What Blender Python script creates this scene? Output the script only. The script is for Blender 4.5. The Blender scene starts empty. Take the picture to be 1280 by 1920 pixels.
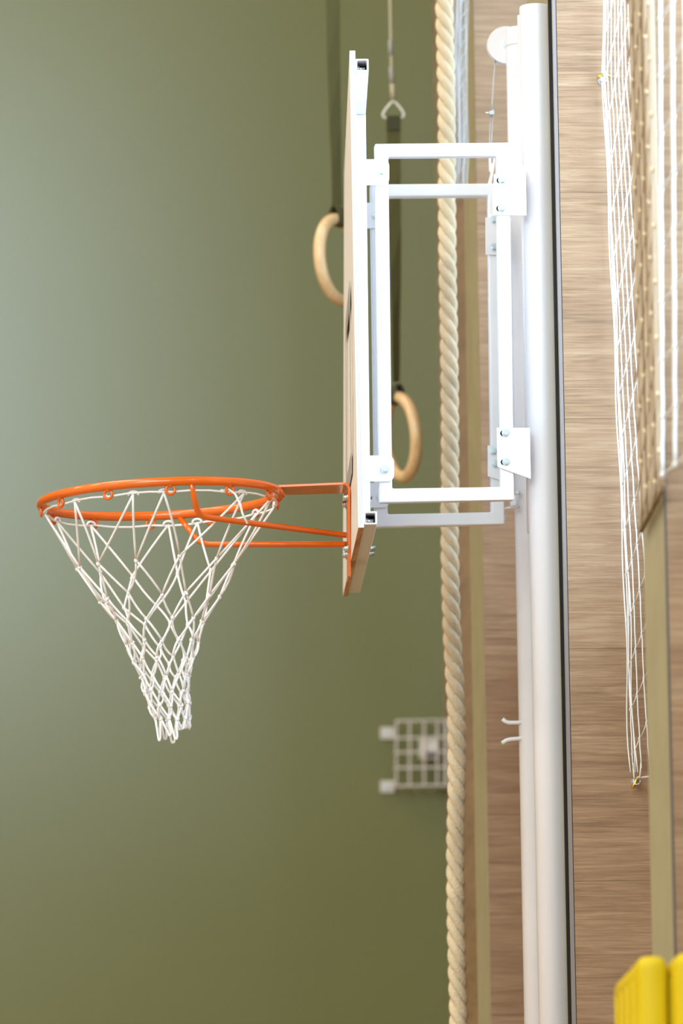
import bpy, math, random
from mathutils import Vector, Matrix

random.seed(7)
sc = bpy.context.scene
V = Vector
R = math.radians

# ------------------------------------------------------------------ camera
F_PX = 8400.0                      # focal length in pixels of the 1280x1920 frame
CAM = V((0.0, 0.0, 1.5))           # X: towards the window wall, Y: along that wall, Z: up
ROLL = R(0.78)
VPX, VPY = 10.0, 2066.0            # where lines along the wall meet


def basis(psi, th):
    f = V((math.sin(psi) * math.cos(th), math.cos(psi) * math.cos(th), math.sin(th)))
    r0 = V((math.cos(psi), -math.sin(psi), 0))
    u0 = r0.cross(f)
    c, s = math.cos(ROLL), math.sin(ROLL)
    return r0 * c - u0 * s, u0 * c + r0 * s, f


psi, th = R(4.3), R(7.5)
for _ in range(60):
    rt, up, fw = basis(psi, th)
    d = V((0, 1, 0))
    ex = 640 + F_PX * d.dot(rt) / d.dot(fw) - VPX
    ey = 960 - F_PX * d.dot(up) / d.dot(fw) - VPY
    psi += ex / F_PX
    th -= ey / F_PX
RT, UP, FW = basis(psi, th)


def ray(px, py):
    return FW + RT * ((px - 640) / F_PX) + UP * ((960 - py) / F_PX)


def P(px, py, Y):                  # pixel -> point on the plane Y = const
    r = ray(px, py)
    return CAM + r * (Y / r.y)


def PX(px, py, X):                 # pixel -> point on the plane X = const
    r = ray(px, py)
    return CAM + r * (X / r.x)


def proj(p):
    v = p - CAM
    z = v.dot(FW)
    return 640 + F_PX * v.dot(RT) / z, 960 - F_PX * v.dot(UP) / z


cam_d = bpy.data.cameras.new('camera')
cam = bpy.data.objects.new('camera', cam_d)
sc.collection.objects.link(cam)
cam_d.sensor_fit = 'VERTICAL'
cam_d.sensor_height = 36
cam_d.lens = F_PX * 36 / 1920
cam_d.clip_end = 100
cam.matrix_world = Matrix(((RT.x, UP.x, -FW.x, CAM.x), (RT.y, UP.y, -FW.y, CAM.y), (RT.z, UP.z, -FW.z, CAM.z), (0, 0, 0, 1)))
cam_d.dof.use_dof = True
cam_d.dof.focus_distance = 8.95
cam_d.dof.aperture_fstop = 3.4
sc.camera = cam

# ------------------------------------------------------------------ light
sc.view_settings.view_transform = 'Standard'
sc.view_settings.look = 'None'
sc.view_settings.gamma = 1
sc.view_settings.use_curve_mapping = False
sc.view_settings.exposure = 0.0

world = bpy.data.worlds.new('world')
sc.world = world
world.use_nodes = True
world.node_tree.nodes['Background'].inputs[0].default_value = (0.80, 0.88, 1.0, 1)
world.node_tree.nodes['Background'].inputs[1].default_value = 1.0


def area(name, loc, direction, sx, sy, power, col):
    l = bpy.data.lights.new(name, 'AREA')
    l.shape = 'RECTANGLE'
    l.size, l.size_y = sx, sy
    l.energy = power
    l.color = col
    o = bpy.data.objects.new(name, l)
    o.location = loc
    o.rotation_euler = V(direction).to_track_quat('-Z', 'Y').to_euler()
    sc.collection.objects.link(o)
    return o


DAY = (0.50, 0.75, 1.0)
SKY = (0.67, 0.90, 1.0)
WARM = (1.0, 0.885, 0.77)
area('back_window_daylight', (-2.9, -2.85, 6.2), (0, 1, -0.05), 6.8, 4.0, 1060, SKY)
for i, y in enumerate((1.5, 5.0, 8.5, 11.5)):
    for x in (-2.2, -6.2):
        area('ceiling_lamp_light', (x, y, 8.85), (0, 0, -1), 1.8, 0.7, 112, WARM)


# ------------------------------------------------------------------ materials
def mat(name, col, rough=0.5, metal=0.0, spec=0.5, bump=None, var=None, coat=0.0, sss=None):
    m = bpy.data.materials.new(name)
    m.use_nodes = True
    nt = m.node_tree
    b = nt.nodes['Principled BSDF']
    b.inputs['Base Color'].default_value = (*col, 1)
    b.inputs['Roughness'].default_value = rough
    b.inputs['Metallic'].default_value = metal
    b.inputs['Specular IOR Level'].default_value = spec
    b.inputs['Coat Weight'].default_value = coat
    tc = nt.nodes.new('ShaderNodeTexCoord')
    if var:
        scale, amt = var
        n = nt.nodes.new('ShaderNodeTexNoise')
        n.inputs['Scale'].default_value = scale
        n.inputs['Detail'].default_value = 4
        nt.links.new(tc.outputs['Object'], n.inputs['Vector'])
        cr = nt.nodes.new('ShaderNodeValToRGB')
        cr.color_ramp.elements[0].position = 0.3
        cr.color_ramp.elements[1].position = 0.7
        cr.color_ramp.elements[0].color = (*[c * (1 - amt) for c in col], 1)
        cr.color_ramp.elements[1].color = (*[min(1, c * (1 + amt)) for c in col], 1)
        nt.links.new(n.outputs['Fac'], cr.inputs['Fac'])
        nt.links.new(cr.outputs['Color'], b.inputs['Base Color'])
    if bump:
        scale, strength, stretch = bump
        mp = nt.nodes.new('ShaderNodeMapping')
        mp.inputs['Scale'].default_value = stretch
        nt.links.new(tc.outputs['Object'], mp.inputs['Vector'])
        n = nt.nodes.new('ShaderNodeTexNoise')
        n.inputs['Scale'].default_value = scale
        nt.links.new(mp.outputs['Vector'], n.inputs['Vector'])
        bp = nt.nodes.new('ShaderNodeBump')
        bp.inputs['Strength'].default_value = strength
        bp.inputs['Distance'].default_value = 0.01
        nt.links.new(n.outputs['Fac'], bp.inputs['Height'])
        nt.links.new(bp.outputs['Normal'], b.inputs['Normal'])
    return m


def wood_mat(name, dark, mid, light, along='X', rough=0.45, scale=1.0):
    """laminate with grain running along one axis"""
    m = bpy.data.materials.new(name)
    m.use_nodes = True
    nt = m.node_tree
    b = nt.nodes['Principled BSDF']
    b.inputs['Roughness'].default_value = rough
    tc = nt.nodes.new('ShaderNodeTexCoord')
    oi = nt.nodes.new('ShaderNodeObjectInfo')
    mul = nt.nodes.new('ShaderNodeMath')
    mul.operation = 'MULTIPLY'
    mul.inputs[1].default_value = 37.0
    nt.links.new(oi.outputs['Random'], mul.inputs[0])

    def noise(sc_along, sc_across, detail, dist, rgh=0.6):
        mp = nt.nodes.new('ShaderNodeMapping')
        a = sc_along * scale
        c = sc_across * scale
        mp.inputs['Scale'].default_value = {'X': (a, c, c), 'Y': (c, a, c), 'Z': (c, c, a)}[along]
        nt.links.new(tc.outputs['Object'], mp.inputs['Vector'])
        add = nt.nodes.new('ShaderNodeVectorMath')
        nt.links.new(mp.outputs['Vector'], add.inputs[0])
        nt.links.new(mul.outputs[0], add.inputs[1])
        n = nt.nodes.new('ShaderNodeTexNoise')
        n.inputs['Scale'].default_value = 1.0
        n.inputs['Detail'].default_value = detail
        n.inputs['Roughness'].default_value = rgh
        n.inputs['Distortion'].default_value = dist
        nt.links.new(add.outputs[0], n.inputs['Vector'])
        return n
    n1 = noise(4.0, 34.0, 7, 1.2)
    n2 = noise(7.0, 210.0, 4, 0.8)
    n3 = noise(1.0, 7.0, 2, 0.0)
    mix = nt.nodes.new('ShaderNodeMath')
    mix.operation = 'MULTIPLY_ADD'
    mix.inputs[1].default_value = 0.52
    nt.links.new(n2.outputs['Fac'], mix.inputs[0])
    h = nt.nodes.new('ShaderNodeMath')
    h.operation = 'MULTIPLY'
    h.inputs[1].default_value = 0.36
    nt.links.new(n1.outputs['Fac'], h.inputs[0])
    h3 = nt.nodes.new('ShaderNodeMath')
    h3.operation = 'MULTIPLY_ADD'
    h3.inputs[1].default_value = 0.20
    nt.links.new(n3.outputs['Fac'], h3.inputs[0])
    nt.links.new(h.outputs[0], h3.inputs[2])
    nt.links.new(h3.outputs[0], mix.inputs[2])
    cr = nt.nodes.new('ShaderNodeValToRGB')
    e = cr.color_ramp.elements
    e[0].position, e[0].color = 0.41, (*dark, 1)
    e[1].position, e[1].color = 0.66, (*light, 1)
    k = e.new(0.54)
    k.color = (*mid, 1)
    nt.links.new(mix.outputs[0], cr.inputs['Fac'])
    nt.links.new(cr.outputs['Color'], b.inputs['Base Color'])
    bp = nt.nodes.new('ShaderNodeBump')
    bp.inputs['Strength'].default_value = 0.15
    bp.inputs['Distance'].default_value = 0.002
    nt.links.new(n2.outputs['Fac'], bp.inputs['Height'])
    nt.links.new(bp.outputs['Normal'], b.inputs['Normal'])
    return m


M = {}
M['green'] = mat('green_wall_paint', (0.138, 0.143, 0.050), 0.235, spec=0.5, var=(1.2, 0.03))
M['olive'] = mat('olive_pilaster_paint', (0.34, 0.285, 0.165), 0.6, spec=0.3, var=(9, 0.07), bump=(60, 0.08, (1, 1, 0.3)))
M['plaster'] = mat('white_plaster', (0.72, 0.70, 0.64), 0.8, var=(2, 0.03))
M['cream'] = mat('cream_plaster', (0.60, 0.55, 0.42), 0.8, var=(2, 0.03))
M['wood'] = wood_mat('walnut_laminate', (0.210, 0.118, 0.062), (0.305, 0.180, 0.098), (0.390, 0.252, 0.148), 'X', 0.33)
M['woody'] = wood_mat('walnut_laminate_wall', (0.19, 0.10, 0.045), (0.31, 0.175, 0.085), (0.42, 0.25, 0.13), 'Y')
M['floor'] = wood_mat('sports_floor', (0.32, 0.19, 0.09), (0.46, 0.29, 0.15), (0.55, 0.37, 0.20), 'Y', 0.3)
M['trim'] = mat('edge_trim', (0.25, 0.21, 0.20), 0.6, spec=0.2)
M['darktrim'] = mat('dark_edge_trim', (0.10, 0.075, 0.06), 0.6)
M['black'] = mat('black_gap', (0.008, 0.007, 0.006), 0.8, spec=0.1)
M['steel'] = mat('white_powder_coat', (0.80, 0.757, 0.775), 0.32, spec=0.5, var=(6, 0.015))
M['post'] = mat('cream_white_post_paint', (0.735, 0.68, 0.69), 0.35, spec=0.5, var=(5, 0.02))
M['zinc'] = mat('zinc_bolt', (0.62, 0.66, 0.68), 0.28, metal=1.0)
M['orange'] = mat('orange_enamel', (0.72, 0.128, 0.008), 0.17, spec=0.45, var=(14, 0.06), coat=0.15)
M['board'] = mat('board_white_paint', (0.82, 0.71, 0.64), 0.4, var=(4, 0.02))
M['edge'] = mat('board_edge_paint', (0.80, 0.79, 0.78), 0.45)
M['ply'] = wood_mat('raw_plywood_edge', (0.34, 0.14, 0.05), (0.50, 0.24, 0.10), (0.62, 0.36, 0.18), 'Y', 0.6)
M['line'] = mat('board_marking_paint', (0.33, 0.29, 0.26), 0.5)
M['cord'] = mat('white_nylon_cord', (0.88, 0.85, 0.85), 0.7, spec=0.25, bump=(900, 0.3, (1, 1, 1)))
M['cordw'] = mat('white_net_twine', (0.80, 0.79, 0.77), 0.7, spec=0.25)
M['rope'] = mat('cotton_rope', (0.64, 0.50, 0.33), 0.85, spec=0.15, bump=(260, 0.5, (1, 1, 1)), var=(18, 0.10))
M['beech'] = wood_mat('lacquered_beech', (0.55, 0.33, 0.15), (0.66, 0.43, 0.22), (0.73, 0.52, 0.30), 'Z', 0.25)
M['strap'] = mat('olive_webbing', (0.098, 0.090, 0.036), 0.85, spec=0.15, bump=(700, 0.3, (1, 1, 1)))
M['strapd'] = mat('dark_stitching', (0.05, 0.05, 0.022), 0.9)
M['twine'] = mat('beige_hanging_cord', (0.42, 0.37, 0.25), 0.8)
M['wrap'] = mat('grey_wrapping', (0.32, 0.30, 0.27), 0.7)
M['link'] = mat('white_coated_steel', (0.70, 0.66, 0.58), 0.3)
M['cage'] = mat('cage_white_wire', (0.55, 0.50, 0.46), 0.45)
M['plastic'] = mat('white_plastic', (0.72, 0.68, 0.64), 0.4)
M['lens'] = mat('dark_lens', (0.10, 0.10, 0.11), 0.3)
M['brass'] = mat('brass', (0.62, 0.40, 0.10), 0.3, metal=1.0)
M['yellow'] = mat('yellow_vinyl', (0.60, 0.415, 0.005), 0.55, spec=0.22, bump=(16, 0.35, (1, 1, 0.06)), var=(8, 0.04))
M['shaded_twine'] = mat('shaded_twine', (0.50, 0.375, 0.26), 0.8, spec=0.15)  # white net twine, shade beside the pilaster painted in as tan
M['shaded_knot'] = mat('shaded_net_knot', (0.72, 0.60, 0.40), 0.8, spec=0.15)  # white knots on those folds, with the shade painted in
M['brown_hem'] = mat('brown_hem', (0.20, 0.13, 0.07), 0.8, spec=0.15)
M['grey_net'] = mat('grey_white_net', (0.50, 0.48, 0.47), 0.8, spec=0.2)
M['wire'] = mat('steel_wire_rope', (0.42, 0.42, 0.42), 0.35, metal=0.8)
g = bpy.data.materials.new('window_glass')
g.use_nodes = True
nt = g.node_tree
nt.nodes.remove(nt.nodes['Principled BSDF'])
tr = nt.nodes.new('ShaderNodeBsdfTransparent')
gl = nt.nodes.new('ShaderNodeBsdfGlossy')
gl.inputs['Roughness'].default_value = 0.02
mx = nt.nodes.new('ShaderNodeMixShader')
mx.inputs[0].default_value = 0.07
nt.links.new(tr.outputs[0], mx.inputs[1])
nt.links.new(gl.outputs[0], mx.inputs[2])
nt.links.new(mx.outputs[0], nt.nodes['Material Output'].inputs['Surface'])
M['glass'] = g

# ------------------------------------------------------------------ mesh builder
BASE = {}


class MB:
    def __init__(s):
        s.v, s.f, s.mi, s.smooth = [], [], [], []

    def _add(s, vs, fs, mi=0, smooth=False):
        o = len(s.v)
        s.v += [V(p) for p in vs]
        for f in fs:
            s.f.append([i + o for i in f])
            s.mi.append(mi)
            s.smooth.append(smooth)

    def hexa(s, a, b, mi=0):          # a: 4 points of one face, b: the matching 4 of the opposite
        s._add(list(a) + list(b), [(3, 2, 1, 0), (4, 5, 6, 7), (0, 1, 5, 4), (1, 2, 6, 5), (2, 3, 7, 6), (3, 0, 4, 7)], mi)

    def box(s, lo, hi, mi=0):
        x0, y0, z0 = lo
        x1, y1, z1 = hi
        s.hexa([(x0, y0, z0), (x1, y0, z0), (x1, y0, z1), (x0, y0, z1)],
               [(x0, y1, z0), (x1, y1, z0), (x1, y1, z1), (x0, y1, z1)], mi)

    def prism(s, poly, ext, mi=0, smooth=False):
        n = len(poly)
        ext = V(ext)
        vs = [V(p) for p in poly] + [V(p) + ext for p in poly]
        s._add(vs, [tuple(range(n))[::-1], tuple(range(n, 2 * n))], mi)
        o = len(s.v) - 2 * n
        for i in range(n):
            j = (i + 1) % n
            s.f.append([o + i, o + j, o + n + j, o + n + i])
            s.mi.append(mi)
            s.smooth.append(smooth)

    def ring_prism(s, outer, inner, ext, mi=0, mi_in=None):   # closed frame: polygon with a hole
        n = len(outer)
        ext = V(ext)
        vs = [V(p) for p in outer] + [V(p) for p in inner]
        vs = vs + [p + ext for p in vs]
        fs, mis = [], []
        for i in range(n):
            j = (i + 1) % n
            fs += [(i, n + i, n + j, j), (2 * n + i, 2 * n + j, 3 * n + j, 3 * n + i), (i, j, 2 * n + j, 2 * n + i)]
            mis += [mi] * 3
            fs.append((n + i, 3 * n + i, 3 * n + j, n + j))
            mis.append(mi if mi_in is None else mi_in)
        o = len(s.v)
        s._add(vs, fs, mi)
        s.mi[-len(fs):] = mis

    def tube(s, pts, r, n=8, closed=False, mi=0, caps=True):
        pts = [V(p) for p in pts]
        m = len(pts)
        rs = r if isinstance(r, (list, tuple)) else [r] * m
        tang = []
        for i in range(m):
            if closed:
                t = pts[(i + 1) % m] - pts[i - 1]
            else:
                t = pts[min(i + 1, m - 1)] - pts[max(i - 1, 0)]
            tang.append(t.normalized() if t.length > 1e-9 else V((0, 0, 1)))
        a = V((0, 1, 0)) if abs(tang[0].y) < 0.8 else V((1, 0, 0))
        nrm = (a - tang[0] * a.dot(tang[0])).normalized()
        vs, nn = [], []
        for i in range(m):
            nrm = (nrm - tang[i] * nrm.dot(tang[i])).normalized()
            nn.append(nrm.copy())
        twist = 0.0
        if closed:
            q = (nn[-1] - tang[0] * nn[-1].dot(tang[0])).normalized()
            twist = math.atan2(tang[0].dot(q.cross(nn[0])), q.dot(nn[0]))
        for i in range(m):
            b = tang[i].cross(nn[i])
            tw = twist * i / m
            for k in range(n):
                an = 2 * math.pi * k / n + tw
                vs.append(pts[i] + (nn[i] * math.cos(an) + b * math.sin(an)) * rs[i])
        fs = []
        for i in range(m if closed else m - 1):
            j = (i + 1) % m
            for k in range(n):
                l = (k + 1) % n
                fs.append((i * n + k, i * n + l, j * n + l, j * n + k))
        s._add(vs, fs, mi, True)
        if not closed and caps:
            o = len(s.v) - len(vs)
            s.f.append([o + k for k in range(n)][::-1])
            s.f.append([o + (m - 1) * n + k for k in range(n)])
            s.mi += [mi, mi]
            s.smooth += [False, False]

    def cyl(s, p0, p1, r, n=16, mi=0):
        s.tube([p0, p1], r, n, mi=mi)

    def ball(s, c, r, n=6, mi=0, stretch=(1, 1, 1)):
        c = V(c)
        vs = [c + V((0, 0, r * stretch[2]))]
        rows = max(3, n // 2)
        for i in range(1, rows):
            t = math.pi * i / rows
            for k in range(n):
                a = 2 * math.pi * k / n
                vs.append(c + V((r * math.sin(t) * math.cos(a) * stretch[0], r * math.sin(t) * math.sin(a) * stretch[1], r * math.cos(t) * stretch[2])))
        vs.append(c - V((0, 0, r * stretch[2])))
        fs = [(0, 1 + k, 1 + (k + 1) % n) for k in range(n)]
        for i in range(rows - 2):
            for k in range(n):
                a, b = 1 + i * n + k, 1 + i * n + (k + 1) % n
                fs.append((a, a + n, b + n, b))
        L = len(vs) - 1
        o = 1 + (rows - 2) * n
        fs += [(o + k, L, o + (k + 1) % n) for k in range(n)]
        s._add(vs, fs, mi, True)

    def build(s, name, mats, parent=None, base=None, bevel=0.0, seg=2):
        if parent is not None:
            off = BASE[parent.name]
        else:
            off = V(base) if base is not None else V((0, 0, 0))
        me = bpy.data.meshes.new(name)
        me.from_pydata([p - off for p in s.v], [], s.f)
        mats = mats if isinstance(mats, (list, tuple)) else [mats]
        for m in mats:
            me.materials.append(M[m])
        for p, i, sm in zip(me.polygons, s.mi, s.smooth):
            p.material_index = i
            p.use_smooth = sm
        me.update()
        o = bpy.data.objects.new(name, me)
        sc.collection.objects.link(o)
        if parent is not None:
            o.parent = parent
        else:
            o.location = off
        BASE[o.name] = off
        if bevel:
            b = o.modifiers.new('bevel', 'BEVEL')
            b.width = bevel
            b.segments = seg
            b.limit_method = 'ANGLE'
            b.angle_limit = R(40)
        return o


def thing(name, loc, label, cat, group=None):
    o = bpy.data.objects.new(name, None)
    o.empty_display_size = 0.1
    o.location = loc
    sc.collection.objects.link(o)
    BASE[o.name] = V(loc)
    tag(o, label, cat, group)
    return o


def tag(o, label, cat, group=None):
    o['label'] = label
    o['category'] = cat
    if group:
        o['group'] = group
    return o


def struct(o, label=None, cat=None):
    o['kind'] = 'structure'
    if label:
        tag(o, label, cat)
    return o


def bolt(p, axis, r, head, shaft_to=None, name='bolt', parent=None, washer=True, n=6):
    """hexagon head with washer, axis points outwards"""
    axis = V(axis).normalized()
    b = MB()
    if washer:
        b.tube([p, p + axis * 0.0016], r * 1.32, 18)
    b.tube([p + axis * 0.0012, p + axis * head], r, n)
    b.tube([p + axis * head * 0.98, p + axis * (head + 0.0018)], r * 0.72, 14)
    if shaft_to:
        b.tube([p, p + axis * shaft_to], r * 0.55, 12)
    return b.build(name, 'zinc', parent)


def lerp(a, b, t):
    return a + (b - a) * t


def interp(tab, y):
    if y <= tab[0][0]:
        a, b = tab[0], tab[1]
    elif y >= tab[-1][0]:
        a, b = tab[-2], tab[-1]
    else:
        for a, b in zip(tab, tab[1:]):
            if a[0] <= y <= b[0]:
                break
    t = (y - a[0]) / (b[0] - a[0])
    return a[1] + (b[1] - a[1]) * t


# ------------------------------------------------------------------ the room
XW = 1.112          # gym side of the pilasters
XR = 1.305          # back of the niches between them
YF, YB, XL, ZC = 13.2, -3.0, -9.0, 9.0

m = MB(); m.box((XL - .1, YB - .1, -0.1), (XR + .3, YF + .1, 0)); struct(m.build('floor', 'floor'), 'light wooden sports floor below the hoop', 'floor')
m = MB(); m.box((XL - .1, YB - .1, ZC), (XR + .3, YF + .1, ZC + .1)); struct(m.build('ceiling', 'plaster'), 'white ceiling high above the hoop', 'ceiling')
m = MB(); m.box((XL - .1, YF, 0), (XR + .3, YF + .1, ZC)); struct(m.build('wall_far', 'green'), 'plain olive green painted wall behind the hoop', 'wall')
m = MB(); m.box((XL - .1, YB, 0), (XL, YF, ZC)); struct(m.build('wall_left', 'plaster'), 'pale wall on the far side of the hall', 'wall')
m = MB(); m.box((XL - .1, YB - .1, 0), (XR + .3, YB, ZC)); struct(m.build('wall_back', 'plaster'), 'pale wall at the near end of the hall', 'wall')

PIL = [(4.70, 4.96), (6.06, 6.32), (7.435, 7.69), (8.81, 9.23), (10.29, 10.58)]   # Y ranges of the pilasters
SILL, HEAD = 2.55, 4.70
wr = MB()
wr.box((XR, YB, 0), (XR + .25, YF, SILL))
wr.box((XR, YB, HEAD), (XR + .25, YF, ZC))
niches = []
prev = 3.55
for a, b in PIL:
    niches.append((prev, a))
    prev = b
niches.append((prev, YF))
last = YB
for a, b in niches[:-1]:
    wr.box((XR, last, SILL), (XR + .25, a + .06, HEAD))
    last = b - .06
wr.box((XR, last, SILL), (XR + .25, YF, HEAD))
wall_right = struct(wr.build('wall_right', 'woody'), 'wood clad side wall with pilasters and window niches', 'wall')

PH = 0.462          # height of one wood panel
for pi, (a, b) in enumerate(PIL):
    m = MB()
    m.box((XW + .004, a + .012, 0), (XR, b, ZC))
    core = m.build('pilaster', 'olive', wall_right)
    m = MB()
    m.box((XW, a + .006, 0), (XW + .004, b, ZC))
    m.build('painted_face', 'olive', core)
    edge = XW + .0002
    if pi == 3:
        # corner profile: grey edge strip between two dark joints
        edge = XW + .0090
        m = MB(); m.box((XW + .0005, a - .001, 0), (XW + .0075, a + .008, ZC)); m.build('corner_trim', 'trim', core)
        m = MB(); m.box((XW - .0012, a + .0065, 0), (XW + .0002, a + .055, ZC)); m.build('joint_strip', 'black', core)
        m = MB(); m.box((XW + .0072, a - .0002, 0), (XW + .0085, a + .008, ZC)); m.build('joint_strip', 'black', core)
    elif pi < 3:
        edge = XW + .0042
        m = MB(); m.box((XW + .0002, a - .0005, 0), (XW + .0040, a + .008, ZC)); m.build('corner_trim', 'darktrim', core)
    # stacked laminate panels on the camera side
    z0 = P(1130, 785, a).z
    k0 = math.floor(-z0 / PH)
    z = z0 + k0 * PH
    while z < ZC:
        lo, hi = max(0, z + .0003), min(ZC, z + PH - .0003)
        if hi > lo:
            m = MB()
            m.box((edge, a, lo), (XR, a + .012, hi))
            m.build('wood_panel', 'wood', core)
        z += PH

for wi, (a, b) in enumerate(niches[:-1]):
    y0, y1 = a + .06, b - .06
    m = MB()
    fo = [(XR + .06, y0, SILL), (XR + .06, y1, SILL), (XR + .06, y1, HEAD), (XR + .06, y0, HEAD)]
    fi = [(XR + .06, y0 + .06, SILL + .06), (XR + .06, y1 - .06, SILL + .06), (XR + .06, y1 - .06, HEAD - .06), (XR + .06, y0 + .06, HEAD - .06)]
    m.ring_prism(fo, fi, (.06, 0, 0))
    w = struct(m.build('window_%d' % (wi + 1), 'steel'), 'tall white framed window in the niche of the wood clad wall', 'window')
    w['group'] = 'niche windows'
    ym = (y0 + y1) / 2
    m = MB(); m.box((XR + .065, ym - .025, SILL + .06), (XR + .115, ym + .025, HEAD - .06)); m.build('mullion', 'steel', w)
    for p0, p1 in ((y0 + .06, ym - .025), (ym + .025, y1 - .06)):
        m = MB(); m.box((XR + .085, p0, SILL + .06), (XR + .091, p1, HEAD - .06)); m.build('pane', 'glass', w)
    area('niche_window_daylight', (XR + .24, ym, (SILL + HEAD) / 2), (-1, 0, -0.25), (y1 - y0) * .95, HEAD - SILL - .1, 28 if wi == 4 else 74, DAY)

# ------------------------------------------------------------------ basketball goal
goal = thing('basketball_goal', (1.075, 9.07, 0), 'wall-side basketball goal with white steel posts, white backboard and orange rim', 'basketball hoop')
YN, YFB = 8.48, 9.62
NB, NT = P(671.6, 989, YN), P(655.2, 95, YN)
FB = P(642.7, 1118, YFB)
FT = P(644.5, 300, YFB)
FT.z = NT.z + (FB.z - NB.z)


def B(u, v, n):
    """point on the backboard: u away from the camera, v up, n metres behind the front face"""
    p = NB * (1 - u) * (1 - v) + FB * u * (1 - v) + NT * (1 - u) * v + FT * u * v
    return p + V((1, 0, 0)) * n


TH = .0108
m = MB()                              # painted board body with raw plywood underside
m._add([B(0, 0, 0), B(1, 0, 0), B(1, 1, 0), B(0, 1, 0), B(0, 0, TH), B(1, 0, TH), B(1, 1, TH), B(0, 1, TH)],
       [(0, 3, 2, 1)], 0)
o = 0
for f_, mi_ in (((4, 5, 6, 7), 1), ((0, 4, 7, 3), 1), ((1, 2, 6, 5), 2), ((3, 7, 6, 2), 1), ((0, 1, 5, 4), 2)):
    m.f.append(list(f_)); m.mi.append(mi_); m.smooth.append(False)
board = m.build('backboard', ['board', 'edge', 'ply'], goal)
# veneer layers showing on the near edge
for n0 in (.0036, .0070):
    m = MB()
    m.hexa([B(-.0004, .002, n0), B(-.0004, .002, n0 + .0005), B(-.0004, .998, n0 + .0005), B(-.0004, .998, n0)],
           [B(.0004, .002, n0), B(.0004, .002, n0 + .0005), B(.0004, .998, n0 + .0005), B(.0004, .998, n0)])
    m.build('veneer_layer', 'trim', board)


def board_line(u0, u1, v0, v1, name='marking_line'):
    mm = MB()
    mm.hexa([B(u0, v0, -.0009), B(u1, v0, -.0009), B(u1, v1, -.0009), B(u0, v1, -.0009)],
            [B(u0, v0, .0002), B(u1, v0, .0002), B(u1, v1, .0002), B(u0, v1, .0002)])
    mm.build(name, 'line', board)


lu, lv = .040, .050
board_line(.33, .75, .17, .17 + lv); board_line(.33, .75, .59 - lv, .59)
board_line(.33, .33 + lu * .55, .17 + lv, .59 - lv); board_line(.75 - lu * .55, .75, .17 + lv, .59 - lv)

HB = (NT - NB).length
T = .0255


def rail(v0):
    v1 = v0 + T / HB
    n0, n1, t = TH, TH + T, .0034
    tv = t / HB

    def loop(u, d, dv):
        return [B(u, v0 + dv, n0 + d), B(u, v0 + dv, n1 - d), B(u, v1 - dv, n1 - d), B(u, v1 - dv, n0 + d)]
    mm = MB()
    oa, ia, ob, ib = loop(0.001, 0, 0), loop(0.001, t, tv), loop(.985, 0, 0), loop(.985, t, tv)
    vs = oa + ia + ob + ib
    fs = []
    for i in range(4):
        j = (i + 1) % 4
        fs += [(i, 4 + i, 4 + j, j), (8 + i, 8 + j, 12 + j, 12 + i), (i, j, 8 + j, 8 + i), (4 + i, 12 + i, 12 + j, 4 + j)]
    mm._add(vs, fs)
    r = mm.build('board_rail', 'steel', goal, bevel=.0022)
    p = B(.018, (v0 + v1) / 2 - .004, n0 + t)
    mm = MB()
    mm.tube([p, p + V((.005, 0, 0))], .0068, 6)
    mm.tube([p, p + V((.0155, 0, 0))], .0042, 10)
    mm.build('bolt', 'zinc', r)
    q = B(.06, (v0 + v1) / 2, n0)
    mm = MB()
    mm.hexa([B(.045, v0 + tv, n0 + t), B(.045, v0 + tv, n1 - t), B(.045, v1 - tv, n1 - t), B(.045, v1 - tv, n0 + t)],
            [B(.05, v0 + tv, n0 + t), B(.05, v0 + tv, n1 - t), B(.05, v1 - tv, n1 - t), B(.05, v1 - tv, n0 + t)])
    mm.build('rubber_plug', 'black', r)
    return r


VT = (989 - 134.5) / 894.0
VBt = (989 - 983.5) / 894.0
rail(VBt)
rail(VT)
UPR = (.34, .665)
YFN, YFF = 8.872, 9.245             # near and far support frames
uprights = []
for u in UPR:
    mm = MB()
    du = T / (FB - NB).length / 2
    v0, v1 = VBt + T / HB, VT
    mm.hexa([B(u - du, v0, TH), B(u - du, v0, TH + T), B(u - du, v1, TH + T), B(u - du, v1, TH)],
            [B(u + du, v0, TH), B(u + du, v0, TH + T), B(u + du, v1, TH + T), B(u + du, v1, TH)])
    uprights.append(mm.build('board_upright', 'steel', goal, bevel=.002))

# welded rectangular frames between board and posts
DT = .026


def frame(px_out, px_in, Y):
    mm = MB()
    mm.ring_prism([P(x, y, Y - DT / 2) for x, y in px_out], [P(x, y, Y - DT / 2) for x, y in px_in], (0, DT, 0))
    return mm.build('support_frame', 'steel', goal, bevel=.003)


fr_n = frame([(702.5, 269.3), (954.8, 267), (963.6, 937.2), (710.6, 942.3)],
             [(728, 293.6), (930.3, 291.8), (938.2, 912.8), (735.2, 915.8)], YFN)
fr_f = frame([(694.2, 345.3), (938.3, 343.5), (946, 983), (703.2, 988.3)],
             [(718.3, 368.8), (914.4, 367), (921.2, 960), (726.5, 964)], YFF)

# hinge clips between board uprights and frames (rounded outer end)


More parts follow.
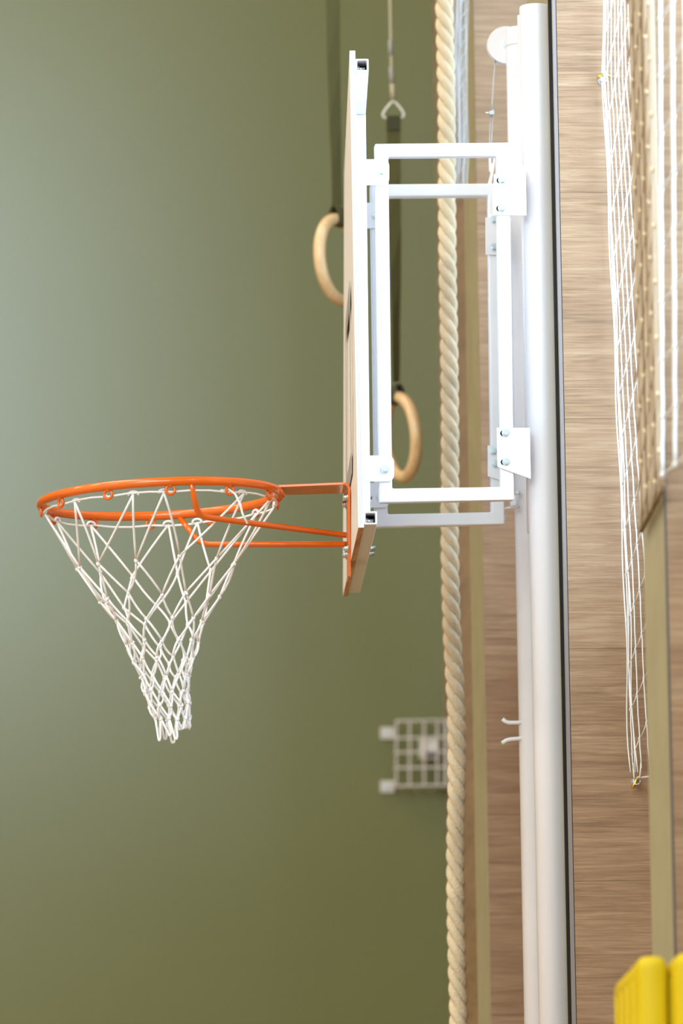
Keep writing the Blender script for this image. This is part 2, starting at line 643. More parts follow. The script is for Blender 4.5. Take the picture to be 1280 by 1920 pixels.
def clip(x0, x1, y0, y1, Y, r, parent, bx, by):
    cor = []
    for cx, cy, a0 in ((x1 - r, y0 + r, -90), (x1 - r, y1 - r, 0)):
        for k in range(7):
            a = R(a0 + 90 * k / 6)
            cor.append((cx + r * math.cos(a), cy + r * math.sin(a)))
    poly = [(x0, y0)] + cor + [(x0, y1)]
    mm = MB()
    mm.prism([P(x, y, Y - DT / 2 - .0045) for x, y in poly], (0, .0042, 0))
    c = mm.build('hinge_clip', 'steel', goal, bevel=.0008)
    bolt(P(bx, by, Y - DT / 2 - .0046), (0, -1, 0), .0068, .0055, parent=c)
    return c


clip(674, 729.5, 298.5, 347.2, YFN, 12, goal, 714, 321.5)
clip(682, 738.5, 854, 903, YFN, 12, goal, 721.8, 880)
clip(668, 722, 380, 428, YFF, 11, goal, 704.5, 404)
clip(675, 729, 905, 952, YFF, 11, goal, 713, 931)


def plate(poly, Y, bolts, slot=True):
    mm = MB()
    mm.prism([P(x, y, Y - DT / 2 - .0052) for x, y in poly], (0, .005, 0))
    c = mm.build('bracket_plate', 'steel', goal, bevel=.0008)
    for bx, by in bolts:
        if slot:
            mm = MB()
            q = P(bx - 5, by + .5, Y - DT / 2 - .0053)
            mm.tube([q, q + V((0, -.0003, 0))], .0060, 16)
            mm.build('slot', 'black', c)
        bolt(P(bx, by, Y - DT / 2 - .0054), (0, -1, 0), .0064, .0060, parent=c)
    return c


plate([(925.7, 326.5), (954.5, 318), (985, 309), (987, 404), (923.6, 402.5)], YFN, [(941, 337.7), (940.5, 390.5)])
plate([(931, 802), (993, 802), (995, 898), (938.5, 877.5), (932.3, 874.5)], YFN, [(947.8, 812), (948.8, 866)])
plate([(910, 408), (951, 398), (953, 479), (910.5, 477.5)], YFF, [(925.7, 412), (925.7, 463.6)], False)
plate([(914, 835), (955, 835), (957, 907), (914.5, 893)], YFF, [(924, 846), (928.3, 870)], False)

# posts
PR = .0322
for Yp, xl, lab in ((8.905, 990.2, 'near'), (9.285, 963.6, 'far')):
    xc = P(xl, 900, Yp).x + PR
    top = P(1010, 12 if lab == 'near' else 54, Yp).z
    mm = MB()
    rr = [PR] * 2 + [PR * .985, PR * .93, 0.0005]
    zz = [0, top - .004, top - .002, top - .0005, top]
    mm.tube([V((xc, Yp, z)) for z in zz], rr, 40)
    post = mm.build('post', 'post', goal)
    mm = MB(); mm.box((xc - .07, Yp - .07, 0), (xc + .045, Yp + .07, .008)); mm.build('foot_plate', 'post', post, bevel=.001)
    for z in (.6, 2.0, 3.2):
        mm = MB(); mm.box((xc + PR * .75, Yp - .018, z - .02), (XW, Yp + .018, z + .02)); mm.build('wall_bracket', 'post', post)
    if lab == 'near':
        # inner guide tube peeking out beside the post top
        mm = MB(); mm.tube([V((xc - PR * .55, Yp + .032, P(985, 995, Yp).z)), V((xc - PR * .55, Yp + .032, top - .012))], .0155, 20)
        mm.build('guide_rail', 'post', post)
    else:
        far_x, far_top = xc, top
        zs = P(965, 81, Yp - PR).z
        mm = MB(); mm.tube([V((xc, Yp, zs - .0006)), V((xc, Yp, zs + .0006))], PR * 1.012, 40); mm.build('cap_seam', 'wrap', post)
        # two bent pins
        for pts in ([(988, 1354), (966, 1355), (953, 1355), (946.5, 1352.5), (941.5, 1348)],
                    [(990, 1383), (970, 1385), (958, 1386), (949, 1388), (940.5, 1393.5)]):
            mm = MB(); mm.tube([P(x, y, Yp - .012) for x, y in pts], .0043, 10); mm.build('storage_pin', 'post', post)
        # release lever under the frame
        mm = MB()
        L = [(974, 949), (962, 950.5), (950, 953), (940, 957), (934, 961.5), (931.5, 965.5)]
        mm.tube([P(x, y, Yp - .045) for x, y in L], .0030, 10)
        mm.build('release_lever', 'post', post)
        mm = MB(); mm.prism([P(x, y, Yp - .05) for x, y in ((956, 938), (966, 926), (967, 947), (957, 950))], (0, .012, 0)); mm.build('lever_lug', 'post', post)
        mm = MB(); mm.tube([P(966, 924, Yp - .04), P(975, 924, Yp - .04)], .004, 10); mm.build('lever_pin', 'post', post)
        for k in (0, 1):
            mm = MB()
            mm.prism([P(x, y, Yp + .035 + .0 * k) for x, y in ((924, 985), (951, 962), (948, 972), (941, 987))], (0, .006, 0))
            if k == 0:
                mm.build('gusset', 'steel', fr_f)

# pulley disc with the lifting cable
pc = P(949.5, 84, 9.335)
mm = MB()
mm.tube([pc, pc + V((0, .002, 0)), pc + V((0, .006, 0)), pc + V((0, .010, 0)), pc + V((0, .016, 0)), pc + V((0, .018, 0))],
        [.0405, .0412, .036, .036, .0412, .0405], 48)
pul = mm.build('pulley', 'post', goal)
mm = MB(); mm.tube([pc + V((0, -.004, 0)), pc + V((0, .02, 0))], .008, 16); mm.build('axle', 'zinc', pul)
mm = MB()
ca = P(929, 104, 9.343)
mm.tube([ca, P(925, 145, 9.335), P(922.5, 185, 9.33), P(920.5, 212, 9.325)], .0013, 8)
cable = mm.build('lifting_cable', 'wire', goal)
mm = MB(); mm.tube([P(922.5, 212, 9.325), P(922.3, 240, 9.322), P(919, 300, 9.30)], .0012, 8); mm.tube([P(919.5, 212, 9.325), P(918, 245, 9.32), P(917, 300, 9.30)], .0012, 8)
mm.build('cable_loop', 'wire', cable)
mm = MB()
q = P(920.5, 212, 9.325)
mm.box(q + V((-.004, -.004, -.004)), q + V((.006, .004, .004)))
mm.tube([q + V((-.012, 0, .0005)), q + V((.001, 0, 0))], .0018, 8)
mm.tube([q + V((.002, -.002, -.002)), q + V((.003, -.002, .008))], .0016, 8)
mm.build('cable_clamp', 'zinc', cable)
mm = MB()
mm.prism([P(x, y, 9.262) for x, y in ((916, 296), (921, 296), (920.5, 306), (923.5, 306), (924.5, 296), (929, 296), (925, 322), (921.5, 326), (917, 320))], (0, .005, 0))
mm.prism([P(x, y, 9.258) for x, y in ((920, 322), (925, 322), (921, 346), (914, 346))], (0, .005, 0))
mm.build('cable_shackle', 'steel', cable)

# ------------------------------------------------------------------ rim
YC = 9.055
lft, rgt = P(76.5, 944, YC), P(521.5, 928, YC)
RC = (lft + rgt) / 2
E1 = (rgt - lft) / 2
RAD = E1.length
best = None
for i in range(-60, 61):
    t = i * .001
    E2 = V((-.012, RAD, t * RAD))
    a, b = proj(RC - E2)[1], proj(RC + E2)[1]
    e = abs((b - a) - 64.5)
    if best is None or e < best[0]:
        best = (e, t)
E2 = V((-.012, RAD, best[1] * RAD))
NRM = E1.cross(E2).normalized()
TR = .0092


def rp(deg, rad=1.0, dz=0.0):
    a = R(deg)
    return RC + (E1 * math.cos(a) + E2 * math.sin(a)) * rad + NRM * dz


mm = MB()
mm.tube([rp(k * 3) for k in range(120)], TR, 18, closed=True)
rim = mm.build('rim', 'orange', goal)
HOOKR = .0088
for k in range(12):
    a = 30 * k + (4 if k == 0 else 0)
    c = rp(a, 1.0, -TR - HOOKR + .0012)
    rad_dir = (rp(a) - RC).normalized()
    tan = NRM.cross(rad_dir)
    mm = MB()
    mm.tube([c + (tan * math.cos(R(q)) + NRM * math.sin(R(q))) * HOOKR for q in range(118, 118 + 300, 15)], .0030, 8)
    mm.ball(c + NRM * (HOOKR + .0005), .0055, 8, stretch=(1, 1, .8))
    mm.build('net_hook', 'orange', rim)

# bent mounting plate
u_c = .48
pl_near, pl_far = YC - .068, YC + .068


def bfront(z, Y):
    u = (Y - NB.y) / (FB.y - NB.y)
    v = (z - NB.z) / (NT.z - NB.z)
    return B(u, v, 0).x


ztop = P(640, 904, pl_near).z
zbot = P(652, 1080, pl_near).z
prof = []
PT = .0052
x_rim = rp(0).x - .004
xb = bfront(ztop, YC) - .0002
rc = .014
outer = [(x_rim, ztop - .004), (xb - rc, ztop)] + [(xb - rc + rc * math.sin(R(q)), ztop - rc + rc * math.cos(R(q))) for q in (15, 30, 45, 60, 75, 90)]
outer += [(bfront(zbot, YC) - .0002, zbot)]
inner = [(bfront(zbot, YC) - .0002 - PT, zbot + .002)] + [(xb - rc + (rc - PT) * math.sin(R(q)), ztop - rc + (rc - PT) * math.cos(R(q))) for q in (90, 75, 60, 45, 30, 15, 0)] + [(x_rim, ztop - .004 - PT)]
mm = MB()
prof = outer + inner
n = len(prof)


def ply(i, side):
    x, z = prof[i]
    w = .068
    if x < x_rim + .01:
        w = .060
    if z < zbot + .01:
        w = .050
    Yv = YC + side * w
    dx = bfront(z, Yv) - bfront(z, YC)
    return V((x + dx * (1 if x > x_rim + .02 else 0), Yv, z))


vs = [ply(i, -1) for i in range(n)] + [ply(i, 1) for i in range(n)]
fs = []
no = len(outer)
for i in range(n):
    j = (i + 1) % n
    fs.append((i, j, n + j, n + i))
for i in range(no - 1):            # side faces, strip between outer and inner outline
    k0, k1 = n - 1 - i, n - 2 - i
    if k1 >= no:
        fs.append((i, i + 1, k1, k0)[::-1])
        fs.append((n + i, n + i + 1, n + k1, n + k0))
mm._add(vs, fs)
mplate = mm.build('mounting_plate', 'orange', goal, bevel=.0008)
# weld beads where plate meets rim
mm = MB()
for k in range(-16, 17, 4):
    mm.ball(rp(k, 1.03, -.003 + random.uniform(-.002, .002)), .0055, 8)
mm.build('weld_bead', 'orange', rim)
for z_px, zr in ((939, 0), (1034, 1)):
    for sgn in (-1, 1):
        Yb = YC + sgn * .052
        z = P(648, z_px, YC).z
        xf = bfront(z, Yb)
        bolt(V((xf - PT - .0003, Yb, z)), (-1, 0, 0), .0078, .0065, parent=mplate)
        mm = MB()
        p = V((xf + TH, Yb, z))
        if zr == 0:
            p = p + V((.0, 0, 0))
        mm.tube([p, p + V((.007, 0, 0))], .0080, 6)
        mm.tube([p, p + V((.034 if zr == 0 else .040, 0, 0))], .0042, 12)
        mm.build('stud', 'zinc', mplate)

# two bent brace rods


def bend(pts, r, k=6):
    out = [pts[0]]
    for i in range(1, len(pts) - 1):
        a, b, c = pts[i - 1], pts[i], pts[i + 1]
        p0 = b + (a - b).normalized() * r
        p1 = b + (c - b).normalized() * r
        for j in range(k + 1):
            t = j / k
            out.append(p0 * (1 - t) ** 2 + b * 2 * t * (1 - t) + p1 * t * t)
    out.append(pts[-1])
    return out


xs = bfront(P(645, 1003, YC).z, YC) - PT
for pts in ([rp(-80, 1, -.004), P(371, 968, YC - .195), P(648, 1003.5, YC - .058)],
            [rp(76, 1, -.004), P(376, 1020.5, YC + .195), P(648, 1020.5, YC + .058)]):
    mm = MB(); mm.tube(bend(pts, .025), .0060, 14); mm.build('brace_rod', 'orange', rim)

# ------------------------------------------------------------------ basketball net
net = thing('basketball_net', RC, 'white knotted cord net hanging from the orange rim', 'net')
#      mean y, centre x, half width (pixels at the depth of the rim centre)
ROWS = [(1062, 294, 149, 30), (1124, 297, 110, 24), (1166, 298, 84, 19), (1205, 303, 67, 15), (1238, 306, 55, 11),
        (1269, 309, 46, 9), (1297, 312, 42, 7), (1323, 318, 39, 6), (1348, 324, 33, 5)]
rnd = random.Random(11)
ladder = [[]]
for k in range(12):                  # loop tops on the rim cord, some slid off their hook
    slide = [2, -2, 6, -9, 3, 0, 1, 9, 12, -3, 10, 6][k]
    ladder[0].append(rp(30 * k + slide, .975, -TR - HOOKR * 1.35))
for r_i, (yy, cx, hw, bb) in enumerate(ROWS):
    row = []
    c = P(cx, yy, YC)
    hw_m = (P(cx + hw, yy, YC) - P(cx - hw, yy, YC)).length / 2
    off = 15 if r_i % 2 == 0 else 0
    for k in range(12):
        a = R(30 * k + off + rnd.uniform(-3.5, 3.5))
        jr = 1 + rnd.uniform(-.05, .05)
        dz = rnd.uniform(-.0045, .0045)
        slope = -.045 * math.cos(a) * hw_m * -1 * (.4 if r_i < 3 else .8)
        row.append(c + V((hw_m * math.cos(a) * jr, hw_m * .96 * math.sin(a) * jr, dz + slope)))
    ladder.append(row)
CR = .0024
cords, knots = MB(), MB()


def strand(a, b, sag, mb=cords, r=CR):
    d = b - a
    n_ = V((d.y, -d.x, 0))
    n_ = n_.normalized() if n_.length > 1e-6 else V((1, 0, 0))
    o_ = n_ * sag + V((0, 0, -abs(sag) * .3))
    mb.tube([a, a + d * .25 + o_ * .75, a + d * .5 + o_, a + d * .75 + o_ * .75, b], r, 7)


for r_i in range(len(ladder) - 1):
    up_, dn = ladder[r_i], ladder[r_i + 1]
    for k in range(12):
        if r_i % 2 == 0:             # upper at 30k, lower at 30k+15
            pairs = ((up_[k], dn[k]), (up_[(k + 1) % 12], dn[k]))
        else:                        # upper at 30k+15, lower at 30k
            pairs = ((up_[k], dn[k]), (up_[k], dn[(k + 1) % 12]))
        for a, b in pairs:
            strand(a, b, rnd.uniform(-.006, .006) * (1.0 if r_i else .7))
for r_i, row in enumerate(ladder[1:]):
    for p in row:
        s_ = rnd.uniform(.9, 1.15)
        knots.ball(p, .0042 * s_, 8, stretch=(1, 1, 1.25))
        q = p + V((rnd.uniform(-.003, .003), rnd.uniform(-.003, .003), rnd.uniform(-.005, .005)))
        knots.ball(q, .0030, 6)
# closed loops at the lower end
lastrow = ladder[-1]
for k in range(12):
    a, b = lastrow[k], lastrow[(k + 1) % 12]
    mid = (a + b) / 2
    left = mid.x < P(326, 1350, YC).x
    drop = (.040 + rnd.uniform(-.008, .012)) if left else (.018 + rnd.uniform(-.006, .006))
    low = mid + V((rnd.uniform(-.004, .004) + (.006 if left else .0), rnd.uniform(-.006, .006), -drop))
    w_ = (b - a) * .2
    cords.tube([a, lerp(a, low, .45) - w_ * .2, low - w_ + V((0, 0, .006)), low - w_ * .5, low, low + w_ * .5, low + w_ + V((0, 0, .006)), lerp(b, low, .45) + w_ * .2, b], CR, 7)
cords.build('mesh_cords', 'cord', net)
knots.build('knots', 'cord', net)['kind'] = 'stuff'
mm = MB()
pts = []
for k in range(12):
    for q in range(0, 30, 10):
        sag = -.003 if q else 0
        pts.append(rp(30 * k + q, .985 - (.012 if q else 0), -TR - HOOKR * 1.3 + sag + (.006 if 150 < 30 * k + q < 360 and q else 0)))
mm.tube(pts, .0023, 7, closed=True)
mm.build('rim_cord', 'cord', net)
for p in ladder[0]:                  # wraps of the loop tops around the rim cord
    mm = MB()
    d_ = (p - RC); d_.z = 0; d_.normalize()
    t_ = V((-d_.y, d_.x, 0))
    mm.tube([p + t_ * (.010 * math.cos(R(q))) + V((0, 0, .001 + .006 * math.sin(R(q)))) - d_ * .003 for q in range(-20, 201, 20)], CR, 7)
    mm.build('loop_wrap', 'cord', net)
e0 = rp(-63, .965, -.018)            # the loose tied end
mm = MB()
mm.tube([e0, e0 + V((.012, 0, .004)), e0 + V((.026, 0, -.006)), e0 + V((.036, -.004, -.028)), e0 + V((.040, 0, -.045)), e0 + V((.050, 0, -.066))], CR, 7)
mm.ball(e0, .0045, 8)
mm.build('loose_end', 'cord', net)
mm = MB()
mm.ball(rp(-122, .985, -TR - HOOKR * 1.1), .0050, 8)
mm.build('tie_knot', 'cord', net)

# ------------------------------------------------------------------ climbing rope
YR_ = 9.75
path = [(-260, 829), (0, 832), (100, 834.5), (200, 837), (340, 837.5), (480, 838), (700, 842.5), (850, 843.5), (1000, 842), (1100, 844), (1220, 848),
        (1300, 854), (1390, 856.5), (1480, 856), (1590, 853), (1740, 854.5), (1890, 859), (2100, 862), (2500, 868), (3100, 875)]
ztop_, zend = ZC, 0.25


def rope_c(z):
    # smooth curve through the sampled path
    best_y = None
    lo, hi = -3000.0, 3500.0
    for _ in range(40):
        mid = (lo + hi) / 2
        if P(845, mid, YR_).z > z:
            lo = mid
        else:
            hi = mid
    y = (lo + hi) / 2
    xs_ = [interp(path, min(max(y + d_, -260), 3100)) for d_ in (-60, -30, 0, 30, 60)]
    x = sum(a * b for a, b in zip(xs_, (.12, .24, .28, .24, .12)))
    if y < -260:
        return P(829, -260, YR_).x
    return P(x, y, YR_).x


rope = thing('climbing_rope', (rope_c(1.0), YR_, 0.2), 'thick twisted cream cotton climbing rope hanging beside the goal', 'rope')
pitch = 94.0 * YR_ / F_PX
rs_, ro_ = .0113, .0098
NZ = int((ztop_ - zend) / .0075)
cx_ = [(zend + (ztop_ - zend) * i / NZ, rope_c(zend + (ztop_ - zend) * i / NZ)) for i in range(NZ + 1)]
for s_i in range(3):
    mm = MB()
    pts = []
    for z, x in cx_:
        a = 2 * math.pi * (-z / pitch + s_i / 3)
        pts.append(V((x + ro_ * math.cos(a), YR_ + ro_ * math.sin(a), z)))
    mm.tube(pts, rs_, 10)
    mm.build('strand', 'rope', rope)

# ------------------------------------------------------------------ gymnastic rings
# ring with webbing strap, left of the board


def torus(c, ax_u, ax_v, r, tr, mb, n=64):
    mb.tube([c + ax_u * (r * math.cos(2 * math.pi * k / n)) + ax_v * (r * math.sin(2 * math.pi * k / n)) for k in range(n)], tr, 14, closed=True)


def strap_mesh(spec, Y, mb, thick=.0025):
    """spec: list of (px centre, py, half width px, turn in metres of depth across the width)"""
    secs = []
    for x, y, hw, dy in spec:
        a, b = P(x - hw, y, Y - dy), P(x + hw, y, Y + dy)
        secs.append((a, b))
    vs, fs = [], []
    for a, b in secs:
        d_ = (b - a).normalized()
        n_ = V((d_.y, -d_.x, 0)) * thick / 2
        vs += [a - n_, b - n_, b + n_, a + n_]
    for i in range(len(secs) - 1):
        o_ = 4 * i
        for k in range(4):
            l = (k + 1) % 4
            fs.append((o_ + k, o_ + l, o_ + 4 + l, o_ + 4 + k))
    fs += [(0, 1, 2, 3), tuple(len(vs) - 4 + k for k in (3, 2, 1, 0))]
    mb._add(vs, fs, 0, False)


Y1 = 10.6
c1 = P(636, 487.5, Y1)
r1o = (P(636, 400.5, Y1) - P(636, 574.5, Y1)).length / 2
tr1 = .0148
ring1 = thing('gymnastic_ring', c1 - V((0, 0, r1o)), 'wooden gymnastic ring on an olive strap, half hidden behind the backboard', 'gymnastic ring', 'gymnastic rings')
ua = R(57)
mm = MB()
torus(c1, V((math.cos(ua), math.sin(ua), .02)).normalized(), V((-.03, 0, 1)).normalized(), r1o - tr1, tr1, mm)
mm.build('ring', 'beech', ring1)
mm = MB()
strap_mesh([(622, -300, 13, .001), (624, 0, 13, .001), (625.5, 120, 12, .004), (628, 230, 10.5, .008), (630.5, 320, 9, .010), (632, 385, 9.5, .010)], Y1, mm)
mm.build('strap', 'strap', ring1)
mm = MB()                            # loop of webbing around the ring
for k in range(1):
    zc_ = c1 + V((-.03 * (r1o - tr1), 0, r1o - tr1))
    pts_ = []
    wv = V((math.cos(ua), math.sin(ua), 0)) * .021
    nv = V((-math.sin(ua), math.cos(ua), 0))
    prof_ = [(-.004, .034), (-.012, .022), (-.0165, .006), (-.0150, -.010), (-.006, -.0165), (.006, -.0165), (.0150, -.010), (.0165, .006), (.012, .022), (.004, .034)]
    vs_ = []
    for a_, b_ in prof_:
        p = zc_ + nv * a_ + V((0, 0, b_))
        vs_ += [p - wv, p + wv]
    mm._add(vs_, [(2 * i, 2 * i + 1, 2 * i + 3, 2 * i + 2) for i in range(len(prof_) - 1)])
lo_ = mm.build('strap_loop', 'strap', ring1)
so = lo_.modifiers.new('thickness', 'SOLIDIFY'); so.thickness = .0028; so.offset = 1

Y2 = 10.85
c2 = P(751, 820, Y2)
r2o = (P(748, 734.5, Y2) - P(748, 905, Y2)).length / 2
ring2 = thing('gymnastic_ring', c2 - V((0, 0, r2o)), 'wooden gymnastic ring seen between the goal frame and the rope, on a cord', 'gymnastic ring', 'gymnastic rings')
ub = R(-73)
mm = MB()
torus(c2, V((math.cos(ub), math.sin(ub), -.02)).normalized(), V((-.085, .0, 1)).normalized(), r2o - tr1, tr1, mm)
mm.build('ring', 'beech', ring2)
mm = MB()
strap_mesh([(737.5, 222, 13, .000), (738, 300, 13, .000), (739.5, 420, 12, .003), (741, 520, 10, .008), (741.5, 600, 7.5, .011), (742, 680, 7, .011), (742, 716, 6, .011)], Y2, mm)
mm.build('strap', 'strap', ring2)
mm = MB()
strap_mesh([(737.5, 217, 13.4, .000), (737.5, 244, 13.4, .000)], Y2 - .004, mm, .003)
mm.build('stitched_end', 'strapd', ring2)
mm = MB()
zc_ = c2 + V((-.085 * (r2o - tr1), 0, r2o - tr1))
wv = V((math.cos(ub), math.sin(ub), 0)) * .019
nv = V((-math.sin(ub), math.cos(ub), 0))
vs_ = []
for a_, b_ in prof_:
    p = zc_ + nv * a_ + V((0, 0, b_))
    vs_ += [p - wv, p + wv]
mm._add(vs_, [(2 * i, 2 * i + 1, 2 * i + 3, 2 * i + 2) for i in range(len(prof_) - 1)])
lo_ = mm.build('strap_loop', 'strapd', ring2)
so = lo_.modifiers.new('thickness', 'SOLIDIFY'); so.thickness = .0028; so.offset = 1
tri = [(737.5, 189), (731, 195), (722, 206), (717.5, 214), (719, 219.5), (724, 221), (737.5, 221), (751, 221), (756, 219.5), (757.5, 214), (753, 206), (744, 195)]
mm = MB(); mm.tube([P(x, y, Y2) for x, y in tri], .0034, 10, closed=True); mm.build('triangle_link', 'link', ring2)
mm = MB(); mm.tube([P(730.5, -260, Y2), P(731.5, 0, Y2), P(733, 80, Y2), P(734, 130, Y2), P(737.3, 189, Y2)], .0044, 10)
cord2 = mm.build('hanging_cord', 'twine', ring2)
for (xa, ya, xb_, yb_, r_) in ((731.8, 76, 732.6, 104, .0058), (733.2, 126, 735, 157, .0060), (735.2, 158, 737.2, 186, .0066)):
    mm = MB(); mm.tube([P(xa, ya, Y2), P(xb_, yb_, Y2)], r_, 12)
    mm.build('cord_wrapping', 'wrap' if ya < 150 else 'twine', cord2)

# ------------------------------------------------------------------ wire guard on the far wall with a detector inside
YG = YF
guard = thing('wire_guard', P(790, 1480, YG), 'white wire cage guard screwed to the green wall behind the rope', 'guard cage')
gy0 = YF - .10


def gp(x, y, t):     # t: 0 on the wall, 1 at the front of the cage
    Y = YF - .004 - .095 * t
    return P(x, y, YF - .1) + V((0, Y - (YF - .1), 0))


for x in (743, 768, 795, 820, 836):
    mm = MB(); mm.tube(bend([gp(x, 1352, 0), gp(x, 1352, 1), gp(x, 1474, 1), gp(x, 1474, 0)], .012, 4), .0034 if x < 830 else .005, 8)
    mm.build('cage_wire', 'cage', guard)
for y in (1352, 1384, 1411, 1440, 1474):
    mm = MB(); mm.tube(bend([gp(743, y, 0), gp(743, y, 1), gp(848, y - 2, 1), gp(848, y - 2, 0)], .012, 4), .0034, 8)
    mm.build('cage_wire', 'cage', guard)
for y in (1370, 1471):
    for x in (718, 848):
        p = gp(x, y, 0)
        mm = MB(); mm.box(p + V((0, -.006, -.018)), p + V((.042, .004, .018)))
        lug = mm.build('fixing_lug', 'cage', guard, bevel=.002)
        mm = MB(); q = p + V((.014, -.006, 0)); mm.tube([q, q + V((0, -.004, 0))], .007, 10); mm.build('screw', 'zinc', lug)
c = gp(808, 1402, .5)
det = thing('motion_detector', c - V((0, 0, .03)), 'small white detector box inside the wire cage on the green wall', 'detector')
mm = MB(); mm.box((c.x - .028, c.y - .022, c.z - .032), (c.x + .03, YF, c.z + .036)); mm.build('housing', 'plastic', det, bevel=.008, seg=3)
mm = MB(); mm.box((c.x - .012, c.y - .025, c.z - .026), (c.x + .018, c.y - .018, c.z - .006)); mm.build('lens', 'lens', det, bevel=.002)

# ------------------------------------------------------------------ nets along the window wall
netA = thing('safety_net', P(1190, 1455, 8.78), 'fine white twine net stretched from brass hooks on the wood panelling', 'net', 'wall nets')
Ltab = [(-400, 1132), (0, 1133), (150, 1131.5), (300, 1139), (600, 1152), (900, 1165), (1100, 1174.5), (1300, 1180), (1400, 1184), (1462, 1188)]
Stab = [(-400, 5.6), (0, 6.2), (360, 8), (720, 9.2), (1100, 12), (1300, 14), (1462, 16)]
cordsA, knotsA = MB(), MB()
rn = random.Random(5)
NA = 11


def a_pt(i, y):
    return P(interp(Ltab, y) + interp(Stab, y) * i, y, 8.765 - .056 * i)


for i in range(NA):
    ys = [-400 + 20.0 * k for k in range(int((1455 + 400) / 20) + 1)]
    cordsA.tube([a_pt(i, y) + V((rn.uniform(-.0006, .0006), 0, 0)) for y in ys], .0013, 6)
for e, (ja, jb) in enumerate(((-.35, 1.1), (.35, 2.3), (.15, 3.7))):   # doubled border cords
    ys = [-400 + 24.0 * k for k in range(int((1455 + 400) / 24) + 1)]
    cordsA.tube([a_pt(ja + .16 * math.sin(y * .021 + jb), y) for y in ys], .0014, 6)
for j in range(-5, 19):
    for i in range(NA - 1):
        y = 84 * j + 22 - 29 * i + 300
        if -360 < y < 1440:
            a, b = a_pt(i, y), a_pt(i + 1, y - 29)
            cordsA.tube([a, lerp(a, b, .5) - V((0, 0, .003)), b], .0011, 6)
            knotsA.ball(a, .0026, 6, stretch=(1, 1, 1.4))
# last cords run to the lower hook
hk = P(1190, 1462, 8.77)
for i in range(0, 4):
    cordsA.tube([a_pt(i, 1430), lerp(a_pt(i, 1455), hk, .3 if i < 2 else 0), hk + V((.002 * i, 0, .003))], .0016, 6)
cordsA.build('mesh_cords', 'cordw', netA)
knotsA.build('knots', 'cordw', netA)['kind'] = 'stuff'

netB = thing('safety_net', PX(1262, 890, XW - .016), 'wide-mesh white net with gathered folds, their shade painted tan, on the pilaster nearest the right edge', 'net', 'wall nets')
cordsB, knotsB = MB(), MB()
XB = XW - .016
YA, YBB = 7.635, 7.372                # part lying on the painted face of the pilaster
YSB = [7.255, 7.118, 6.982, 6.85]


def b_bottom(Y):
    zA, zB_, zC = PX(1206, 985, XB).z, PX(1238, 905, XB).z, PX(1279, 872, XB).z
    if Y > 7.33:
        return zA + (zB_ - zA) * (YA - Y) / (YA - 7.33)
    return zB_ + (zC - zB_) * (7.33 - Y) / (7.33 - 7.09)


def bx_(z):
    return XB - .013 + .017 * (z - 2.45)


MZ = .096
zk = {}
for i, Y in enumerate(YSB):
    z = b_bottom(Y)
    pts = []
    while z < 4.6:
        pts.append(V((bx_(z) + rn.uniform(-.0007, .0007), Y, z)))
        z += MZ / 4
    cordsB.tube(pts, .0027, 7)
    zk[Y] = [p for p in pts[::4]]
    for p in pts[::4]:
        knotsB.ball(p, .0046, 6, stretch=(1, 1, 1.3))
for Ya, Yb in zip(YSB, YSB[1:]):
    for a, b in zip(zk[Ya], zk[Yb]):
        cordsB.tube([a, b], .0015, 6)
cordsB.build('mesh_cords', 'cordw', netB)
knotsB.build('knots', 'cordw', netB)['kind'] = 'stuff'
# densely gathered folds of the same net against the painted face, the pilaster's shade painted into their tan colour
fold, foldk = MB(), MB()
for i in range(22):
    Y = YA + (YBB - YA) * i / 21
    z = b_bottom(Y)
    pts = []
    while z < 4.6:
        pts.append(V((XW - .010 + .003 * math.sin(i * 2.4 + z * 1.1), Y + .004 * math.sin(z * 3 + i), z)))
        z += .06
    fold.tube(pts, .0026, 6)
for k in range(26):
    z0 = b_bottom(YBB) + MZ * k - .25
    for i in range(5):
        Y = YBB + (YA - YBB) * i / 5
        z = z0 - .045 * i + .12
        if z > b_bottom(Y) + .02 and z < 4.5:
            foldk.ball(V((XW - .016, Y, z)), .0040, 6, stretch=(1, 1, 1.3))
            fold.tube([V((XW - .0155, Y, z)), V((XW - .0155, Y + (YA - YBB) / 5, z - .045))], .0013, 5)
fold.build('gathered_folds', 'shaded_twine', netB)
foldk.build('fold_knots', 'shaded_knot', netB)['kind'] = 'stuff'
mm = MB()
mm.tube([V((XW - .011, Y, b_bottom(Y) - .002)) for Y in (YA, 7.56, 7.46, YBB)], .0040, 8)
mm.build('lower_hem', 'brown_hem', netB)

netC = thing('gathered_net', P(866, 385, 10.25), 'gathered white net bundle hanging behind the rope', 'net', 'wall nets')
cordsC = MB()
for i in range(12):
    ph = rn.uniform(0, 6)
    x0 = 849 + 2.4 * i
    end = 378 + rn.uniform(-25, 22)
    pts = []
    y = -300
    while y < end:
        pts.append(P(x0 + 1.6 * math.sin(y * .018 + ph) - (2 if y > 300 else 0), y, 10.24 + .012 * math.sin(ph * 3 + y * .01)))
        y += 24
    cordsC.tube(pts, .0017, 6)
for i in range(24):
    y = -260 + i * 26
    cordsC.tube([P(850 + (i % 3) * 3, y, 10.235), P(862, y - 16, 10.23), P(875 - (i % 2) * 2, y - 34, 10.235)], .0012, 6)
cordsC.build('mesh_cords', 'grey_net', netC)

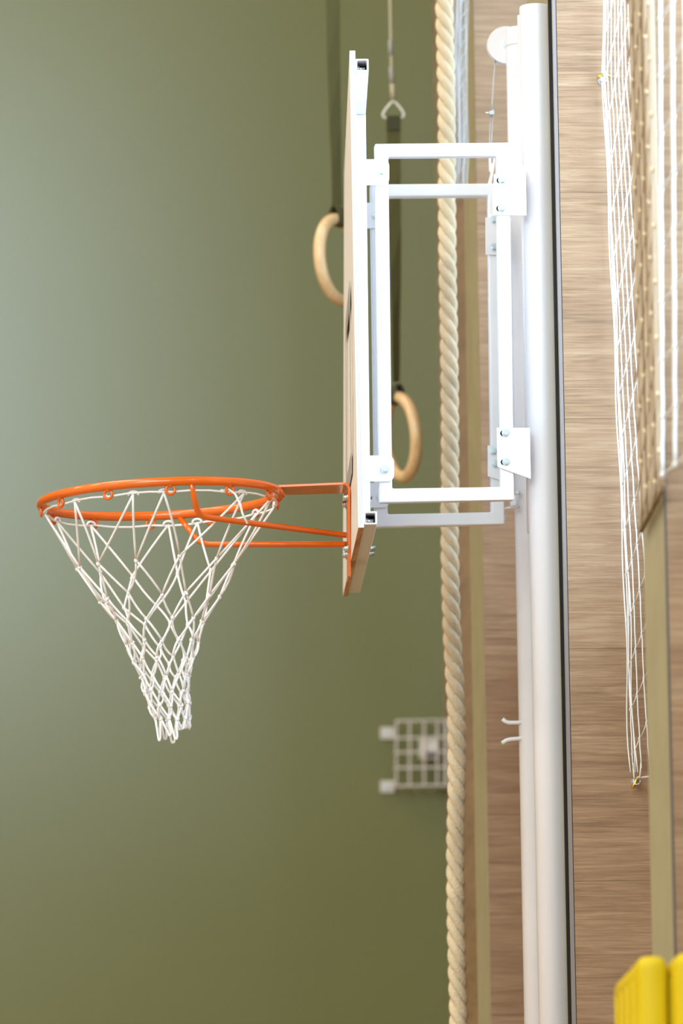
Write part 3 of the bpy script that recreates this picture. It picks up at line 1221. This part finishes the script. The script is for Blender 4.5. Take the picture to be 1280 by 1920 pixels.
# hooks on the wood panels
for hx, hy, lab, kind in ((1127, 153, 'small brass hook high on the wood panelling at the upper net edge', 0),
                          (1189, 1466, 'brass hook holding the lower corner of the white net', 1)):
    p = P(hx, hy, 8.81)
    h = thing('wall_hook', p, lab, 'hook', 'net hooks')
    mm = MB(); mm.tube([p, p + V((0, -.022, 0))], .0028, 10); mm.tube([p, p + V((0, -.002, 0))], .0075, 16)
    mm.build('screw_shank', 'zinc', h)
    e = p + V((.001, -.028, -.001))
    mm = MB(); mm.tube([e + V((.0065 * math.cos(R(q)), .003 * math.sin(R(q)), .0065 * math.sin(R(q)))) for q in range(0, 360, 20)], .0018, 8, closed=True)
    mm.build('eye', 'zinc', h)
    mm = MB()
    if kind == 0:
        mm.tube([e + V((-.013, 0, .001)), e + V((-.009, 0, .0062)), e + V((-.003, 0, .0085)), e + V((.006, 0, .0082)), e + V((.013, 0, .006)), e + V((.017, 0, -.001))], [.0022, .003, .0034, .0032, .003, .002], 10)
    else:
        mm.tube([e + V((.007, 0, .012)), e + V((.003, 0, .008)), e + V((-.002, 0, .000)), e + V((-.006, 0, -.007)), e + V((-.009, 0, -.014))], [.002, .0036, .0042, .0040, .0026], 10)
    mm.build('toggle', 'brass', h)

# ------------------------------------------------------------------ yellow padded panels standing against the wall


def pad(px_near, top_y, Yn, thick, length, drop, label):
    p = P(px_near, top_y, Yn)
    x0, z1 = p.x, p.z
    t = thing('padded_panel', (x0 + thick / 2, Yn + length / 2, 0), label, 'gym mat', 'yellow padded panels')
    mm = MB()
    # rounded outline in the YZ plane, lower towards the far end, swept through the thickness
    def outline(inset):
        r = .018 - inset * .4
        pts = [(Yn + inset, .0), (Yn + inset, z1 - r - inset)]
        for k in range(1, 6):
            a = R(18 * k)
            pts.append((Yn + inset + r - r * math.cos(a), z1 - inset - r + r * math.sin(a)))
        zf = z1 - drop
        pts.append((Yn + length * .5, z1 - drop * .55 - inset))
        for k in range(0, 6):
            a = R(18 * k)
            pts.append((Yn + length - inset - r * 1.2 + r * 1.2 * math.sin(a), zf - inset - r * 1.2 + r * 1.2 * math.cos(a)))
        pts.append((Yn + length - inset, 0.0))
        return pts
    secs = [(0, .010), (.003, .004), (.009, 0), (thick * .5, -.0015), (thick - .009, 0), (thick - .003, .004), (thick, .010)]
    rings = [[V((x0 + dx, y, max(z, 0))) for y, z in outline(ins)] for dx, ins in secs]
    n_ = len(rings[0])
    vs = [q for rg in rings for q in rg]
    fs = []
    for i in range(len(rings) - 1):
        for k in range(n_):
            l = (k + 1) % n_
            fs.append((i * n_ + k, (i + 1) * n_ + k, (i + 1) * n_ + l, i * n_ + l))
    fs += [tuple(range(n_)), tuple((len(rings) - 1) * n_ + k for k in range(n_))[::-1]]
    mm._add(vs, fs, 0, True)
    body = mm.build('cover', 'yellow', t)
    # welded seams down the long face
    for k, fr in enumerate((.22, .45, .68, .88)):
        sm = MB()
        yv = Yn + length * fr
        zt = z1 - drop * fr - .03
        sm.tube([V((x0 - .0002, yv, .03)), V((x0 - .0002, yv, zt))], .0022, 6)
        sm.build('seam', 'yellow', body)
    return t


pad(1197, 1794, 6.95, .0455, .30, .030, 'yellow padded panel standing fully in view at the lower right corner')
pad(1267, 1788, 6.90, .046, .30, .030, 'yellow padded panel cut off by the right picture edge')
